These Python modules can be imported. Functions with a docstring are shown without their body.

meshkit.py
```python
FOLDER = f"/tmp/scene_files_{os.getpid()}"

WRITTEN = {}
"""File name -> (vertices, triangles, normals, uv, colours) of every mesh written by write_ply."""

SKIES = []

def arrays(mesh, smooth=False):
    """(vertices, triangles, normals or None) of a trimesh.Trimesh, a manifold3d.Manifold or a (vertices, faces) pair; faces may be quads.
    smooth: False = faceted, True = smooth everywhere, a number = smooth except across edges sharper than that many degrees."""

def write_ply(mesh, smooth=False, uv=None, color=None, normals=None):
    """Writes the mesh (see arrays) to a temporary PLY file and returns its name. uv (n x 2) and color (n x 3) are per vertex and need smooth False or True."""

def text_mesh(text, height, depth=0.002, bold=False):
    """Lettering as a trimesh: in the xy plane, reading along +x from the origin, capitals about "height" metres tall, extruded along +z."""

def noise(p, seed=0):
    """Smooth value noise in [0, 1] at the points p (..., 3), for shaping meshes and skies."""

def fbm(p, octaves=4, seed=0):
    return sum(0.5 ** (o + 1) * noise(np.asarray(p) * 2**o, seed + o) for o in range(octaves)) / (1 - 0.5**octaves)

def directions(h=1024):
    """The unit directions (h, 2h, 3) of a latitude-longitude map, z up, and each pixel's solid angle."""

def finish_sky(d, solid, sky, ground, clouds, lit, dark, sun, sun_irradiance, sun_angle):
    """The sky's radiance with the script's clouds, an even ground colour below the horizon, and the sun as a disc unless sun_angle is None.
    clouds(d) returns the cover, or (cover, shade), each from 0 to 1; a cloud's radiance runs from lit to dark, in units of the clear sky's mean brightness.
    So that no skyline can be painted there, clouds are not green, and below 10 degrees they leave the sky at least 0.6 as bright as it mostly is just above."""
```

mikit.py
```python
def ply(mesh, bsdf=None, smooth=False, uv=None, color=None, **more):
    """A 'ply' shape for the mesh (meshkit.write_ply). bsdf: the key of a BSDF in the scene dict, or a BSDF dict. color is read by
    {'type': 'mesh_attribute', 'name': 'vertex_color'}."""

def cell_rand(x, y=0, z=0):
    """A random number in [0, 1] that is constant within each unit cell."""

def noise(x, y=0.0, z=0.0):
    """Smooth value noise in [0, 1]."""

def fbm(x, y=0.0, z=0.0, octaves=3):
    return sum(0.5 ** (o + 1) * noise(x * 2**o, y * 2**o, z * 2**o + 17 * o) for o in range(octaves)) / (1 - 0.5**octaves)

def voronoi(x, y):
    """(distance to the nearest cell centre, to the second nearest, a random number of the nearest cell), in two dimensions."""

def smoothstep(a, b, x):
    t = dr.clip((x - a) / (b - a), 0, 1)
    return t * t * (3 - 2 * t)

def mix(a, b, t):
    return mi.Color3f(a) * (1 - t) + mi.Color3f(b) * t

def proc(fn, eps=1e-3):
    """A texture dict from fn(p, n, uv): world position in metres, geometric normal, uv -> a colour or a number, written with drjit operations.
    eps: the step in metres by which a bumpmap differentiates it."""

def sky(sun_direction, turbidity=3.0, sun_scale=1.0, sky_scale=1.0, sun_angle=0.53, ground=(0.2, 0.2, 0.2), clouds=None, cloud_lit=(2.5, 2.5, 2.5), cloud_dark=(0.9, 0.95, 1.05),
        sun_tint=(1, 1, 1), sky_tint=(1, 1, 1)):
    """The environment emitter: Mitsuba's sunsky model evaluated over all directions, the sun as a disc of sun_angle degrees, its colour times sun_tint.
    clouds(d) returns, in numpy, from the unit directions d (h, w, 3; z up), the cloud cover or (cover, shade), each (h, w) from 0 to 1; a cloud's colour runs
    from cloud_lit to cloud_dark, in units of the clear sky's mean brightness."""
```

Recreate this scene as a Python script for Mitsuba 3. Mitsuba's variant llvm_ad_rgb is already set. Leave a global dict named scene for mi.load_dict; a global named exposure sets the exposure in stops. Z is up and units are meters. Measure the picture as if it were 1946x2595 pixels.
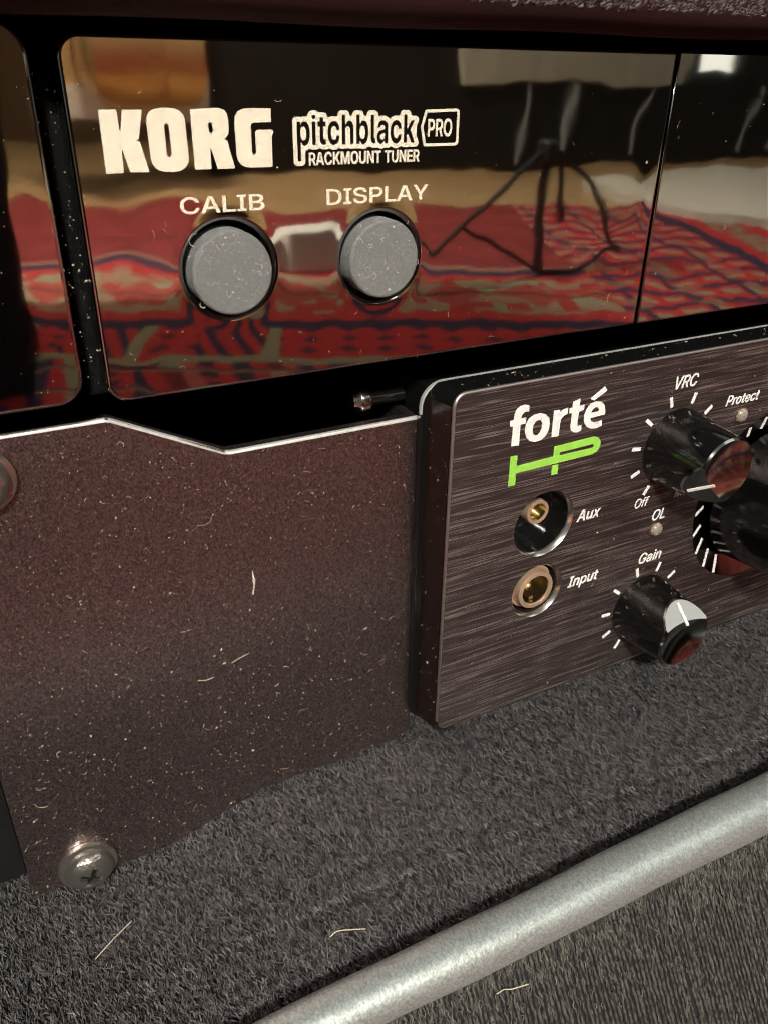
"""Close-up of a black rack-mount tuner over a brushed bass amplifier in a padded rack bag. Lengths in this script are millimetres (MM turns them
into metres); x runs along the rack, y into it, z up; the tuner's front lies in y = 0."""
import glob
import math
import random

import drjit as dr
import mapbox_earcut as earcut
import manifold3d as m3
import mitsuba as mi
import numpy as np
import shapely
import trimesh
from shapely.geometry import LineString, Point, Polygon, box as sbox
from shapely.ops import unary_union

import mikit
from mikit import cell_rand, fbm, mix, noise, proc, smoothstep

T = mi.ScalarTransform4f
MM = 0.001
rng = np.random.default_rng(7)
random.seed(7)
scene, labels = {}, {}

# ------------------------------------------------------------------ camera, lamps, exposure
exposure = 0.52
EYE = np.array([-15.45, -104.73, 38.34])
FWD = np.array([0.41558, 0.77590, -0.47463])
UP = np.array([0.21157, 0.42505, 0.88010])
scene['camera'] = {
    'type': 'thinlens', 'fov': 50.55, 'fov_axis': 'x', 'near_clip': 0.005, 'far_clip': 30.0,
    'aperture_radius': 0.00018, 'focus_distance': 0.135,
    'to_world': T().look_at(origin=(EYE * MM).tolist(), target=((EYE + FWD * 100) * MM).tolist(), up=UP.tolist())}


def lamp(name, at, target, half, radiance):
    scene[name] = {'type': 'rectangle', 'to_world': T().look_at(origin=at, target=target, up=[0.1, 0.2, 1]) @ T().scale([half[0], half[1], 1]),
                   'bsdf': {'type': 'diffuse', 'reflectance': {'type': 'rgb', 'value': [0.7, 0.7, 0.7]}},
                   'emitter': {'type': 'area', 'radiance': {'type': 'rgb', 'value': radiance}}}


lamp('lamp_panel', [-0.46, -0.98, 0.84], [0.06, 0.0, -0.04], (0.06, 0.06), [420, 408, 370])     # the key lamp, up to the left
lamp('window_panel', [1.25, -1.0, 1.2], [0.08, 0.0, -0.04], (0.50, 0.38), [0.72, 0.74, 0.70])    # a paler, larger light over the rack
lamp('far_lamp_panel', [0.25, -1.40, 1.05], [0.45, -2.0, -0.15], (0.12, 0.12), [60, 51, 38])                                    # a warm lamp across the room
labels['far_lamp_panel'] = {'kind': 'structure'}
labels['lamp_panel'] = {'kind': 'structure'}
labels['window_panel'] = {'kind': 'structure'}
scene['room_light'] = {'type': 'constant', 'radiance': {'type': 'rgb', 'value': [0.105, 0.103, 0.098]}}

# ------------------------------------------------------------------ helpers


def P(mesh):
    """(vertices, faces) of a mesh or a Manifold, in millimetres."""
    if hasattr(mesh, 'to_mesh'):
        m = mesh.to_mesh()
        return np.asarray(m.vert_properties[:, :3], float), np.asarray(m.tri_verts, int)
    if isinstance(mesh, tuple):
        v, f = np.asarray(mesh[0], float), np.asarray(mesh[1], int)
        return v, (np.vstack([f[:, [0, 1, 2]], f[:, [0, 2, 3]]]) if f.shape[1] == 4 else f)
    return np.asarray(mesh.vertices, float), np.asarray(mesh.faces, int)


def put(key, mesh, bsdf, smooth=False, color=None, **more):
    """One entry of the scene; a taken key gets the next three-digit number."""
    name, k = key, 0
    while name in scene:
        k += 1
        name = f'{key}_{k:03d}'
    v, f = P(mesh)
    scene[name] = mikit.ply(trimesh.Trimesh(v * MM, f, process=False), bsdf, smooth, color=color, **more)
    return name


def tag(key, label=None, category=None, group=None, kind=None):
    labels[key] = {k: v for k, v in dict(label=label, category=category, group=group, kind=kind).items() if v}


def join(meshes):
    vs, fs, n = [], [], 0
    for m in meshes:
        v, f = P(m)
        vs.append(v)
        fs.append(f + n)
        n += len(v)
    return np.vstack(vs), np.vstack(fs)


def dense(ring, step):
    ring = np.asarray(ring)[:-1]
    out = []
    for a, b in zip(ring, np.roll(ring, -1, 0)):
        n = max(1, int(np.linalg.norm(b - a) / step))
        out += [a + (b - a) * t / n for t in range(n)]
    return np.array(out)


def plate(poly, y0, y1, bevel=0.3, hole_bevel=None, steps=4, back=True):
    """A plate standing in the xz plane from its front y0 to its back y1, its front edges rounded."""
    poly = shapely.geometry.polygon.orient(poly, 1.0)
    parts, caps, ends = [], [], []
    fronts = []
    for k, r in enumerate([poly.exterior, *poly.interiors]):
        c = np.asarray(r.coords)
        q = c[:-1][np.linalg.norm(c[:-1] - np.roll(c[:-1], 1, 0), axis=1) > 1e-5]
        b = bevel if k == 0 or hole_bevel is None else hole_bevel
        e1, e0 = np.roll(q, -1, 0) - q, q - np.roll(q, 1, 0)
        n1 = np.c_[e1[:, 1], -e1[:, 0]] / np.linalg.norm(e1, axis=1, keepdims=True)
        n0 = np.c_[e0[:, 1], -e0[:, 0]] / np.linalg.norm(e0, axis=1, keepdims=True)
        n = n0 + n1
        n /= np.maximum((n * n).sum(1, keepdims=True) / 2, 0.3)
        rings = [(q - n * b * (1 - math.sin(t)), y0 + b * (1 - math.cos(t))) for t in np.linspace(0, math.pi / 2, steps + 1)] + [(q, y1)]
        m = len(q)
        v = np.vstack([np.c_[p[:, 0], np.full(m, y), p[:, 1]] for p, y in rings])
        i = np.arange(m)
        f = np.vstack([np.stack([s * m + i, s * m + (i + 1) % m, (s + 1) * m + (i + 1) % m, (s + 1) * m + i], 1) for s in range(len(rings) - 1)])
        parts.append((v, f[:, ::-1] * 1))
        fronts.append(rings[0][0])
        caps.append(q)
    for loops, y, flip in [(fronts, y0, False)] + ([(caps, y1, True)] if back else []):
        allv = np.vstack(loops)
        tri = earcut.triangulate_float64(allv, np.cumsum([len(x) for x in loops]).astype(np.uint32)).reshape(-1, 3).astype(int)
        v3 = np.c_[allv[:, 0], np.full(len(allv), y), allv[:, 1]]
        a, bb, c = v3[tri[:, 0]], v3[tri[:, 1]], v3[tri[:, 2]]
        up = np.cross(bb - a, c - a)[:, 1] < 0
        want = ~up if flip else up
        tri[~want] = tri[~want][:, ::-1]
        parts.append((v3, tri))
    # side strips must face outward
    out = []
    for m in parts:
        out.append(m)
    return fix(join(out[:len(fronts)]), poly), out


def fix(side, poly):
    """Turns the side strips outward: a point just outside along the face normal must not lie in the polygon."""
    v, f = P(side)
    a, b, c = v[f[:, 0]], v[f[:, 1]], v[f[:, 2]]
    n = np.cross(b - a, c - a)
    n /= np.linalg.norm(n, axis=1, keepdims=True) + 1e-12
    cen = (a + b + c) / 3
    probe = cen[:, [0, 2]] + n[:, [0, 2]] * 0.02
    inside = shapely.contains_xy(poly, probe[:, 0], probe[:, 1])
    flat = np.abs(n[:, 1]) > 0.6
    bad = np.where(flat, n[:, 1] > 0, inside)
    f[bad] = f[bad][:, ::-1]
    return v, f


def solid_plate(*a, **k):
    side, parts = plate(*a, **k)
    nloops = len(parts) - (2 if k.get('back', True) else 1)
    return join([side, *parts[nloops:]])


def rounded(x0, z0, x1, z1, r):
    return sbox(x0 + r, z0 + r, x1 - r, z1 - r).buffer(r, quad_segs=10)


def disc(x, z, r, n=48):
    return Point(x, z).buffer(r, quad_segs=n // 4)


def bx(x0, x1, y0, y1, z0, z1):
    m = trimesh.creation.box(extents=[x1 - x0, y1 - y0, z1 - z0])
    m.apply_translation([(x0 + x1) / 2, (y0 + y1) / 2, (z0 + z1) / 2])
    return m


def rbox(x0, x1, y0, y1, z0, z1, r):
    s = [m3.Manifold.sphere(r, 16).translate((x, y, z)) for x in (x0 + r, x1 - r) for y in (y0 + r, y1 - r) for z in (z0 + r, z1 - r)]
    return m3.Manifold.batch_hull(s)


def lathe(profile, x, z, n=64):
    """Revolves (radius, y) pairs, listed from the back inward rim to the front centre, about the axis through (x, z) along y."""
    a = np.linspace(0, 2 * np.pi, n, endpoint=False)
    v = np.vstack([np.c_[x + r * np.cos(a), np.full(n, y), z + r * np.sin(a)] for r, y in profile])
    i = np.arange(n)
    f = np.vstack([np.stack([s * n + i, s * n + (i + 1) % n, (s + 1) * n + (i + 1) % n, (s + 1) * n + i], 1) for s in range(len(profile) - 1)])
    return v, f


def tube(pts, rad, sides=8, close=True):
    p = np.asarray(pts, float)
    rad = np.broadcast_to(rad, (len(p),))
    t = np.gradient(p, axis=0)
    t /= np.linalg.norm(t, axis=1, keepdims=True) + 1e-12
    a = np.cross(t, np.where(np.abs(t[:, 2:]) < 0.9, [0, 0, 1.0], [1.0, 0, 0]))
    a /= np.linalg.norm(a, axis=1, keepdims=True) + 1e-12
    b, g = np.cross(t, a), np.arange(sides) * 2 * np.pi / sides
    v = (p[:, None] + rad[:, None, None] * (np.cos(g)[None, :, None] * a[:, None] + np.sin(g)[None, :, None] * b[:, None])).reshape(-1, 3)
    i, j = np.meshgrid(np.arange(len(p) - 1), np.arange(sides), indexing='ij')
    f = np.stack([i * sides + j, i * sides + (j + 1) % sides, (i + 1) * sides + (j + 1) % sides, (i + 1) * sides + j], -1).reshape(-1, 4)
    f = np.vstack([f[:, [0, 1, 2]], f[:, [0, 2, 3]]])
    if close:
        n = len(p) - 1
        f = np.vstack([f, [[0, k + 1, k] for k in range(1, sides - 1)], [[n * sides, n * sides + k, n * sides + k + 1] for k in range(1, sides - 1)]])
    return v, f


def many_tubes(p, rad, sides=3):
    """n short strands at once: p (n, k, 3), rad (n, k)."""
    n, k, _ = p.shape
    t = np.gradient(p, axis=1)
    t /= np.linalg.norm(t, axis=2, keepdims=True) + 1e-12
    a = np.cross(t, np.array([0.31, 0.2, 0.93]))
    a /= np.linalg.norm(a, axis=2, keepdims=True) + 1e-9
    b, g = np.cross(t, a), np.arange(sides) * 2 * np.pi / sides
    v = p[:, :, None] + rad[:, :, None, None] * (np.cos(g)[None, None, :, None] * a[:, :, None] + np.sin(g)[None, None, :, None] * b[:, :, None])
    i, j = np.meshgrid(np.arange(k - 1), np.arange(sides), indexing='ij')
    q = np.stack([i * sides + j, i * sides + (j + 1) % sides, (i + 1) * sides + (j + 1) % sides, (i + 1) * sides + j], -1).reshape(-1, 4)
    f = np.vstack([q[:, [0, 1, 2]], q[:, [0, 2, 3]]])
    f = (f[None] + (np.arange(n) * k * sides)[:, None, None]).reshape(-1, 3)
    return v.reshape(-1, 3), f


FONT = glob.glob('/opt/blender-*/*/datafiles/fonts/Inter.woff2')[0]


def text_poly(text, weight=500, size=200):
    """Lettering as a shapely shape, its baseline at 0, capitals 1 high, beginning at x = 0."""
    from PIL import Image, ImageDraw, ImageFont
    font = ImageFont.truetype(FONT, size)
    try:
        font.set_variation_by_axes([28, weight])
    except Exception:
        pass
    x0, y0, x1, y1 = font.getbbox(text, anchor='ls')
    im = Image.new('L', (x1 - x0 + 8, y1 - y0 + 8))
    ImageDraw.Draw(im).text((4 - x0, 4 - y0), text, 255, font, anchor='ls')
    on = np.pad(np.asarray(im) > 127, ((0, 0), (1, 1))).astype(np.int8)
    rows, starts = np.nonzero(np.diff(on, axis=1) == 1)
    ends = np.nonzero(np.diff(on, axis=1) == -1)[1]
    s = shapely.union_all(shapely.box(starts, -rows - 1, ends, -rows)).buffer(0.7).buffer(-0.7).simplify(0.8)
    h = size * 0.727
    s = shapely.affinity.affine_transform(s, [1 / h, 0, 0, 1 / h, 0, (4 - y0) / h])
    return shapely.affinity.translate(s, -s.bounds[0], 0)


def fit(s, x0, x1, z, cap, shear=0.0):
    """Places lettering: left and right ends, baseline and capital height in mm, slanted by shear."""
    w = s.bounds[2]
    k = (x1 - x0 - shear * cap) / w
    return shapely.affinity.affine_transform(s, [k, shear * cap, 0, cap, x0, z])


def flat(shape, y, thick=0.1):
    """A printed shape standing thick proud of the face at y."""
    out = []
    for g in getattr(shape, 'geoms', [shape]):
        if g.area < 1e-3:
            continue
        m = trimesh.creation.extrude_polygon(g, thick, engine='earcut')
        v = np.asarray(m.vertices)
        out.append((np.c_[v[:, 0], y - v[:, 2], v[:, 1]], np.asarray(m.faces)))
    return join(out)


# ------------------------------------------------------------------ materials


def rgb(*c):
    return {'type': 'rgb', 'value': list(c)}


def mat(name, color, rough=0.5, metal=0.0, spec=0.5, bump=None, scale=1.0, **more):
    b = {'type': 'principled', 'base_color': color if isinstance(color, dict) else rgb(*color), 'roughness': rough, 'metallic': metal, 'specular': spec, **more}
    if bump is not None:
        b = {'type': 'bumpmap', 'arbitrary': bump, 'scale': scale, 'bsdf': b}
    scene[name] = {'type': 'twosided', 'bsdf': b}
    return name


HOLES = [(17.45, 15.7, 6.05), (39.45, 15.5, 6.1)]
DIMPLES = [(5.4, 20.4, 4.0, 3.2, 0.026), (3.9, 4.2, 2.2, 2.0, 0.011), (79.5, 14.8, 3.6, 3.2, 0.024), (-5.4, 9.3, 1.8, 3.6, 0.009), (-5.6, 24.0, 1.5, 2.5, -0.015), (87.5, 22, 1.8, 3.5, 0.03),
           (29, 24.5, 9, 3.2, -0.022), (60, 10, 8, 4, 0.012), (96, 9, 5, 4, -0.02), (9, 33, 5, 4, 0.012)]


def tuner_relief(p, n, uv):
    """The moulded front is not quite flat: long waves and sink marks, in millimetres."""
    x, z = p.x * 1000, p.z * 1000
    h = 0.0045 * dr.sin(0.27 * x + 0.11 * z + 1.0) + 0.004 * dr.sin(0.19 * x - 0.31 * z + 2.2) + 0.0018 * dr.sin(0.52 * x + 0.33 * z) + 0.0018 * dr.sin(0.44 * z - 0.21 * x + 4.0)
    h += 0.0004 * dr.sin(1.3 * x + 0.4 * z) + 0.0004 * dr.sin(1.1 * z - 0.9 * x + 2.0)
    for cx, cz, sx, sz, a in DIMPLES:
        h += a * dr.exp(-dr.square((x - cx) / sx) - dr.square((z - cz) / sz))
    for cx, cz, r in HOLES:
        d = dr.sqrt(dr.square(x - cx) + dr.square(z - cz)) - r
        h += 0.028 * dr.exp(-dr.square(d / 1.2))
    return h


mat('tuner_gloss', (0.49, 0.48, 0.465), 0.02, 1.0, bump=proc(tuner_relief, 2e-4), scale=MM)
mat('black_gloss', (0.006, 0.006, 0.006), 0.12, 0.0, 0.6)
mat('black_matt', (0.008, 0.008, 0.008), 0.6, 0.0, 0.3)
mat('black_inside', (0.004, 0.004, 0.004), 0.9, 0.0, 0.05)


def grey_rubber(p, n, uv):
    x, z = p.x * 1000, p.z * 1000
    d = fbm(x * 4.0, p.y * 3000, z * 4.0, 3)
    s = smoothstep(0.66, 0.85, noise(x * 4.4 + 7, p.y * 2400, z * 2.6))
    return mix((0.135, 0.134, 0.131), (0.215, 0.213, 0.206), d) + mi.Color3f(0.05) * s


mat('button_rubber', proc(grey_rubber), 0.75, 0.0, 0.3, bump=proc(lambda p, n, uv: fbm(p.x * 2500, p.y * 2500, p.z * 2500, 2), 1e-4), scale=0.00008)
mat('cream_print', (0.78, 0.70, 0.55), 0.55, 0.0, 0.3)
mat('white_print', (0.86, 0.85, 0.80), 0.5, 0.0, 0.3)
mat('green_print', (0.33, 0.68, 0.09), 0.5, 0.0, 0.3)


def powder(p, n, uv):
    x, z = p.x * 1000, p.z * 1000
    g = fbm(x * 5.2, z * 3.6, p.y * 3000, 2)
    s = smoothstep(0.62, 0.86, noise(x * 4.6 + 3, z * 3.1, p.y * 4000)) * smoothstep(0.25, 0.7, fbm(x * 0.09, z * 0.09, 5.0, 3))
    return mix((0.185, 0.140, 0.141), (0.60, 0.465, 0.46), smoothstep(0.15, 0.9, g)) + mi.Color3f(0.42, 0.36, 0.27) * s


def powder_relief(p, n, uv):
    return fbm(p.x * 3600, p.z * 2800, p.y * 3600, 2)


mat('powder_coat', proc(powder), 0.35, 0.98, 0.5, bump=proc(powder_relief, 6e-5), scale=0.000028)


def streaks(p):
    """Brushing lines along x: 0 to 1."""
    x, z = p.x * 1000, p.z * 1000
    w = noise(x * 0.12, z * 0.6) * 0.22
    a = noise(x * 0.10 + 3, (z + w) * 6.6, 1.0)
    b = noise(x * 0.22 + 11, (z + w) * 12.5, 4.0)
    c = noise(x * 0.05, (z + w) * 2.0, 9.0)
    return a * 0.42 + b * 0.42 + c * 0.16


def brushed(p, n, uv):
    s = streaks(p)
    return mix((0.135, 0.100, 0.097), (0.64, 0.53, 0.52), dr.square(smoothstep(0.36, 0.82, s)))


mat('brushed_black', proc(brushed), 0.55, 0.95, 0.5, anisotropic=0.6, bump=proc(lambda p, n, uv: streaks(p), 5e-5), scale=0.00006)
mat('anodised_edge', (0.30, 0.26, 0.23), 0.28, 1.0)
mat('dark_brown_gloss', (0.012, 0.006, 0.005), 0.22, 0.0, 0.5)
mat('knob_black', (0.003, 0.003, 0.003), 0.09, 0.0, 0.55)
mat('knob_metal', (0.42, 0.42, 0.40), 0.11, 1.0)


def spun(p, n, uv):
    return noise(p.x * 4200, p.y * 4200, p.z * 4200)


mat('knob_spun', (0.62, 0.62, 0.58), 0.22, 1.0, bump=proc(spun, 5e-5), scale=0.00003)
mat('polished_ring', (0.34, 0.25, 0.23), 0.10, 1.0)
mat('brass', (0.98, 0.70, 0.45), 0.26, 1.0)
mat('copper_ring', (0.98, 0.68, 0.47), 0.28, 0.72)
mat('bore_gold', (0.40, 0.33, 0.19), 0.3, 1.0)
mat('gold_rough', (0.55, 0.42, 0.22), 0.30, 1.0)
mat('pot_brass', (0.78, 0.52, 0.24), 0.34, 0.6)
mat('pale_gold', (0.60, 0.42, 0.20), 0.5, 0.3)
mat('steel', (0.50, 0.465, 0.415), 0.24, 0.92, bump=proc(lambda p, n, uv: fbm(p.x * 900, p.y * 900, p.z * 900, 3), 1e-4), scale=0.0002)
mat('highlight_pale', (0.92, 0.91, 0.87), 0.45, 0.7)  # pale metal that paints the highlight along dark edges
mat('highlight_dull', (0.62, 0.56, 0.54), 0.42, 1.0)  # brighter than the panel, to paint the highlight on its bevel
mat('chamfer_dark', (0.34, 0.30, 0.27), 0.22, 1.0)
mat('chamfer_bright', (0.85, 0.82, 0.76), 0.20, 1.0)
mat('seam_thread', (0.24, 0.22, 0.205), 0.8, 0.0, 0.2)
mat('lens_clear', (0.40, 0.34, 0.29), 0.12, 0.35, 0.9)
mat('dust_pale', (0.50, 0.42, 0.30), 0.9, 0.0, 0.1)
mat('dust_grey', (0.55, 0.50, 0.45), 0.9, 0.0, 0.1)
scene['pile_fibre'] = {'type': 'twosided', 'bsdf': {'type': 'principled', 'base_color': {'type': 'mesh_attribute', 'name': 'vertex_color'}, 'roughness': 0.7, 'specular': 0.3}}
mat('lining_base', (0.020, 0.020, 0.022), 0.9, 0.0, 0.1)


def satin(p, n, uv):
    x, y, z = p.x * 1000, p.y * 1000, p.z * 1000
    g = noise(x * 4.6, y * 2.6, z * 2.6) * 0.5 + noise(x * 7.5, y * 4.0, z * 4.0) * 0.5
    return mix((0.42, 0.465, 0.45), (0.68, 0.74, 0.72), smoothstep(0.2, 0.8, g))


def satin_relief(p, n, uv):
    return noise(p.x * 2600, p.y * 1500, p.z * 1500) * 0.6 + noise(p.x * 4700, p.y * 2200, p.z * 2200) * 0.4


mat('satin_piping', proc(satin), 0.44, 0.75, 0.8, bump=proc(satin_relief, 8e-5), scale=0.00005, sheen=0.5)
mat('maroon_fabric', (0.030, 0.010, 0.010), 0.8, 0.0, 0.2, sheen=0.3)
mat('stray_fibre', (0.62, 0.56, 0.42), 0.6, 0.0, 0.3)

# ------------------------------------------------------------------ the room that shows in the glossy fronts
ZF = -200.0


def wood(p, n, uv):
    x, y = p.x, p.y
    g = fbm(x * 6, y * 90, 2.0, 3)
    return mix((0.42, 0.26, 0.12), (0.66, 0.45, 0.24), g)


mat('wood_floor', proc(wood), 0.35, 0.0, 0.4)
put('floor', bx(-3500, 5000, -3800, 2500, ZF - 60, ZF - 4), 'wood_floor')
tag('floor', kind='structure')


def rug_pattern(p, n, uv):
    """Woven bands across the rug: s runs towards its far edge, t along the bands, both in mm."""
    x, y = p.x * 1000, p.y * 1000
    s, t = 0.447 * x - 0.894 * y, 0.894 * x + 0.447 * y
    red, navy, olive, maroon, pink = (0.44, 0.042, 0.042), (0.040, 0.036, 0.062), (0.26, 0.23, 0.145), (0.17, 0.032, 0.032), (0.27, 0.12, 0.09)
    c = mix(maroon, (0.25, 0.045, 0.042), noise(s * 0.02, t * 0.02))

    def band(a, b, col):
        nonlocal c
        c = dr.select((s >= a) & (s < b), mi.Color3f(col), c)

    def where(m, col):
        nonlocal c
        c = dr.select(m, mi.Color3f(col), c)
    band(1035, 1062, pink)
    band(1000, 1035, navy)
    band(975, 1000, red)
    band(800, 975, (0.30, 0.19, 0.125))
    where((s > 800) & (s < 975) & (cell_rand(t / 22, s / 29, 7) > 0.62), (0.36, 0.05, 0.04))
    where((s > 800) & (s < 975) & (cell_rand(t / 15, s / 44, 9) > 0.80), olive)
    u = dr.abs(t / 95 - dr.floor(t / 95) - 0.5)
    where((s > 815) & (s < 960) & (dr.abs(s - 888) / 75 + u * 2 < 0.8), (0.34, 0.07, 0.055))
    band(884, 893, (0.08, 0.035, 0.03))
    band(772, 800, red)
    band(740, 772, navy)
    # a lattice of lozenges, then rows of upright blocks between thin lines
    def fr(v):
        return v - dr.floor(v)
    loz = dr.abs(fr(t / 36) - 0.5) + dr.abs(fr(s / 36) - 0.5)
    where((s > 640) & (s < 740), red)
    where((s > 640) & (s < 740) & (loz < 0.30), navy)
    where((s > 640) & (s < 740) & (loz < 0.12), maroon)
    gap = cell_rand(t / 130, 1.0, 8)
    where((s > 640) & (s < 740) & (gap > 0.6) & (fr(t / 130) < 0.55), red)
    where((s > 640) & (s < 740) & (gap > 0.6) & (fr(t / 130) < 0.55) & (fr(t / 22 + 0.2 * dr.floor(s / 12)) < 0.45), navy)
    where((s > 640) & (s < 740) & (gap > 0.6) & (dr.abs(fr(t / 130) - 0.56) < 0.06), olive)
    low = s < 640
    row = dr.floor(s / 54)
    sh = row * 17 + 5 * dr.floor(fr(s / 54) * 4)
    k = (t + sh) / 15
    m = dr.floor(k) - 6 * dr.floor(dr.floor(k) / 6)
    where(low, red)
    where(low & (m > 0.5) & (m < 1.5), navy)
    where(low & (m > 2.5) & (m < 3.5), olive)
    where(low & (m > 3.5) & (m < 4.5), (0.42, 0.10, 0.08))
    where(low & (m > 4.5) & (fr(s / 27) > 0.45), navy)
    where(low & (cell_rand(k, s / 54, 5) > 0.86), maroon)
    where(low & (fr(s / 54) < 0.09), (0.34, 0.16, 0.11))
    where(low & (fr(s / 54) > 0.09) & (fr(s / 54) < 0.17), navy)
    where((s > 622) & (s < 640), olive)
    # the side border, with the same bands turned along the other edge
    e = 760 - t
    side = (e < 430) & (s > 330)
    where(side, red)
    k2 = (s + 11 * dr.floor(e / 40)) / 19
    m2 = dr.floor(k2) - 4 * dr.floor(dr.floor(k2) / 4)
    where(side & (e > 170) & (m2 > 0.5) & (m2 < 1.5), navy)
    where(side & (e > 170) & (m2 > 2.5) & (fr(e / 40) > 0.4), olive)
    where(side & (e > 170) & (fr(e / 80) < 0.12), navy)
    where(side & (e > 170) & (dr.abs(fr(s / 90) - 0.5) + dr.abs(fr(e / 90) - 0.5) < 0.22), (0.27, 0.12, 0.09))
    where(side & (e > 140) & (e < 170), navy)
    where(side & (e > 112) & (e < 140), red)
    where(side & (e > 45) & (e < 112), (0.27, 0.17, 0.12))
    where(side & (e > 45) & (e < 112) & (cell_rand(s / 24, e / 20, 7) > 0.6), (0.33, 0.06, 0.05))
    where((s > 380) & (s < 400), olive)
    where((s > 300) & (s < 330), navy)
    return c * (0.75 + 0.5 * noise(x * 0.9, y * 0.9))


mat('woven_rug', proc(rug_pattern), 0.95, 0.0, 0.05)
ru, rv = np.array([0.894, 0.447, 0]), np.array([0.447, -0.894, 0])
corner = [ru * t + rv * s for t, s in ((-1500, 60), (760, 60), (760, 1676), (-1500, 1676))]
rug = trimesh.Trimesh(np.array([[*(c[:2]), z] for z in (ZF - 4, ZF + 4) for c in corner]), [[0, 2, 1], [0, 3, 2], [4, 5, 6], [4, 6, 7], [0, 1, 5], [0, 5, 4], [1, 2, 6], [1, 6, 5], [2, 3, 7], [2, 7, 6], [3, 0, 4], [3, 4, 7]], process=False)
put('rug', rug, 'woven_rug')
tag('rug', 'red and navy banded woven rug, mirrored in the glossy black tuner front', 'rug')
mat('stand_black', (0.012, 0.011, 0.011), 0.4)
mat('white_paint', (0.75, 0.71, 0.62), 0.5, 0.0, 0.3)
mat('wall_dark', (0.020, 0.017, 0.014), 0.6, 0.0, 0.3)
mat('wall_brown', (0.14, 0.085, 0.045), 0.8, 0.0, 0.2)
put('wall', bx(-3500, 5000, -3460, -3400, ZF - 4, 1500), 'wall_brown')
tag('wall', kind='structure')
put('dark_curtain', rbox(628, 4600, -2100, -2000, ZF - 3, 1100, 20), 'wall_dark')
tag('dark_curtain', 'almost black curtain along the far side of the room, mirrored behind the printed names', 'curtain')
mat('fleece_white', (0.62, 0.57, 0.48), 0.95, 0.0, 0.05)
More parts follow.
